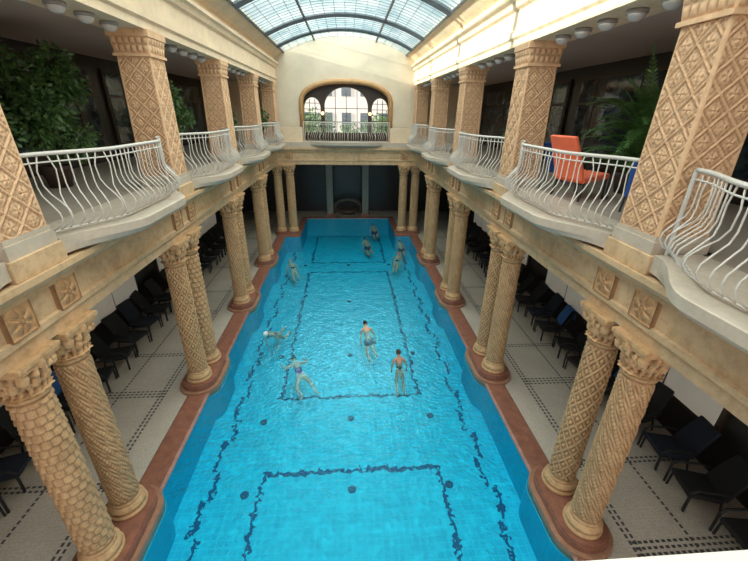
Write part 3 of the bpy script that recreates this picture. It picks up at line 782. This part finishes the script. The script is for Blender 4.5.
    ob('swimsuit' if not two else 'swimming_trunks',sm_,e)
    m=MB(); vv=[];ff=[];A,B=20,12
    for i in range(B+1):
        ph=i/B*pi*(.62 if hairkind!='cap' else .5)
        for k_ in range(A):
            a=2*pi*k_/A; x=math.sin(ph)*math.cos(a); y=math.sin(ph)*math.sin(a); z=math.cos(ph)
            if y>.0 and z<.35: z=.35+(z-.35)*.15; 
            vv.append(hc+Vector((x*.083,y*.102-.008,z*.125+.004)))
    for i in range(B):
        for k_ in range(A): ff.append([i*A+k_,i*A+(k_+1)%A,(i+1)*A+(k_+1)%A,(i+1)*A+k_])
    m.add(vv,ff)
    if hairkind=='bun': m.lathe([(.005,-.05),(.04,-.03),(.05,0),(.04,.03),(.005,.05)],12,tuple(hc+Vector((0,-.09,.06))))
    ob('swimming_cap' if hairkind=='cap' else 'hair',m.mesh('hair',hair,True),e)
    return e
BRN=simple('brown_hair',(.10,.05,.025),.6,.4,30,.3); BLK=simple('dark_hair',(.02,.014,.012),.6,.4,30,.3); GRY=simple('grey_hair',(.35,.32,.30),.6,.3,30,.3)
CAPW=simple('white_cap',(.8,.76,.72),.4,.05,8,0); CAPR=simple('red_cap',(.6,.08,.06),.4,.05,8,0)
SBLK=simple('black_swimsuit',(.012,.012,.016),.6,.2,8,0); SPUR=simple('purple_swimsuit',(.22,.05,.34),.6,.2,8,0); SNAV=simple('navy_trunks',(.02,.04,.12),.6,.2,8,0); SRED=simple('red_swimsuit',(.5,.05,.07),.6,.2,8,0)
stand={'l':((-.09,0,.87),(-.12,.16,.52),(-.12,.02,.16),(-.14,.15,.11)),'r':((.09,0,.87),(.12,.20,.54),(.11,-.02,.20),(.13,.12,.13))}
kick={'l':((-.09,0,.87),(-.12,.10,.48),(-.12,-.20,.20),(-.13,-.10,.13)),'r':((.09,0,.87),(.11,-.06,.48),(.11,-.34,.28),(.12,-.28,.19))}
frog={'l':((-.10,-.02,.85),(-.26,.10,.55),(-.22,-.10,.18),(-.32,-.06,.06)),'r':((.10,-.02,.85),(.26,.10,.55),(.22,-.10,.18),(.32,-.06,.06))}
tread={'l':((-.30,.14,1.16),(-.26,.34,1.08)),'r':((.30,.14,1.16),(.24,.34,1.08))}
down={'l':((-.26,.06,1.12),(-.24,.24,.98)),'r':((.28,.06,1.12),(.30,.22,.98))}
brea={'l':((-.40,.08,1.38),(-.40,.22,1.60)),'r':((.40,.08,1.38),(.40,.22,1.60))}
D=math.radians
person((1.54,8.65,-.90),(D(-28),0,.1),down,stand,SK[1],SBLK,BRN,'woman in a black swimsuit wading through the water','bun',scale=.88)
person((.78,10.1,-.74),(D(-50),0,.2),down,kick,SK[0],SNAV,BLK,'bather with dark hair gliding forward through the water',two=True,scale=.95)
person((-1.15,8.4,-.56),(D(-68),0,.45),brea,frog,SK[2],SPUR,BLK,'woman in a purple swimsuit swimming breaststroke','bun',scale=.92)
person((-2.3,12.1,-.76),(D(-56),0,2.7),tread,kick,SK[2],SRED,CAPW,'swimmer with a white cap gliding at the surface','cap',scale=.95)
person((2.3,17.4,-.78),(D(-56),0,-.3),tread,kick,SK[0],SBLK,CAPR,'swimmer with a red cap gliding at the surface','cap',scale=.95)
person((1.35,20.0,-.78),(D(-56),0,.3),down,kick,SK[1],SNAV,BLK,'dark-haired bather swimming away with shoulders at the surface',two=True,scale=.95)
person((-2.45,16.6,-.78),(D(-56),0,.4),tread,kick,SK[2],SBLK,GRY,'grey-haired bather swimming at the surface','bun',scale=.95)
person((1.9,23.0,-.78),(D(-56),0,.2),down,kick,SK[0],SNAV,BRN,'brown-haired bather near the pool end',two=True,scale=.95)
person((3.15,19.6,-.76),(D(-56),0,.1),down,kick,SK[0],SNAV,BRN,'brown-haired bather close to the columns',two=True,scale=.9)
# ------------------------------------------------------------ lights
w=bpy.data.worlds.new('world'); SC.world=w; w.use_nodes=True; nt=w.node_tree; bg=nt.nodes['Background']
bg.inputs[0].default_value=(1,.96,.91,1); bg.inputs[1].default_value=1.25
def area(name,loc,rot,sx,sy,P_,col):
    l=bpy.data.lights.new(name,'AREA'); l.shape='RECTANGLE'; l.size=sx; l.size_y=sy; l.energy=P_; l.color=col
    o=bpy.data.objects.new(name,l); o.location=loc; o.rotation_euler=rot; COL.objects.link(o); return o
area('sky_light',(0,10,12),(0,0,0),7,26,2900,(1,.96,.90))
sl=bpy.data.lights.new('sun','SUN'); sl.energy=14; sl.angle=.02; sl.color=(1,.92,.78)
so=bpy.data.objects.new('sun',sl); so.rotation_euler=Vector((1,.10,-.22)).to_track_quat('-Z','Y').to_euler(); so.location=(0,0,20); COL.objects.link(so)
cd=bpy.data.cameras.new('cam'); cd.sensor_width=36; cd.lens=36*371/748; cd.clip_start=.05
cam=bpy.data.objects.new('camera',cd); cam.location=(0,0,7)
cam.rotation_euler=(Euler((math.radians(90-24.4),0,math.radians(-4.25))).to_matrix()@Matrix.Rotation(math.radians(.9),3,'Z')).to_euler()
COL.objects.link(cam); SC.camera=cam
print('objects',len(bpy.data.objects))
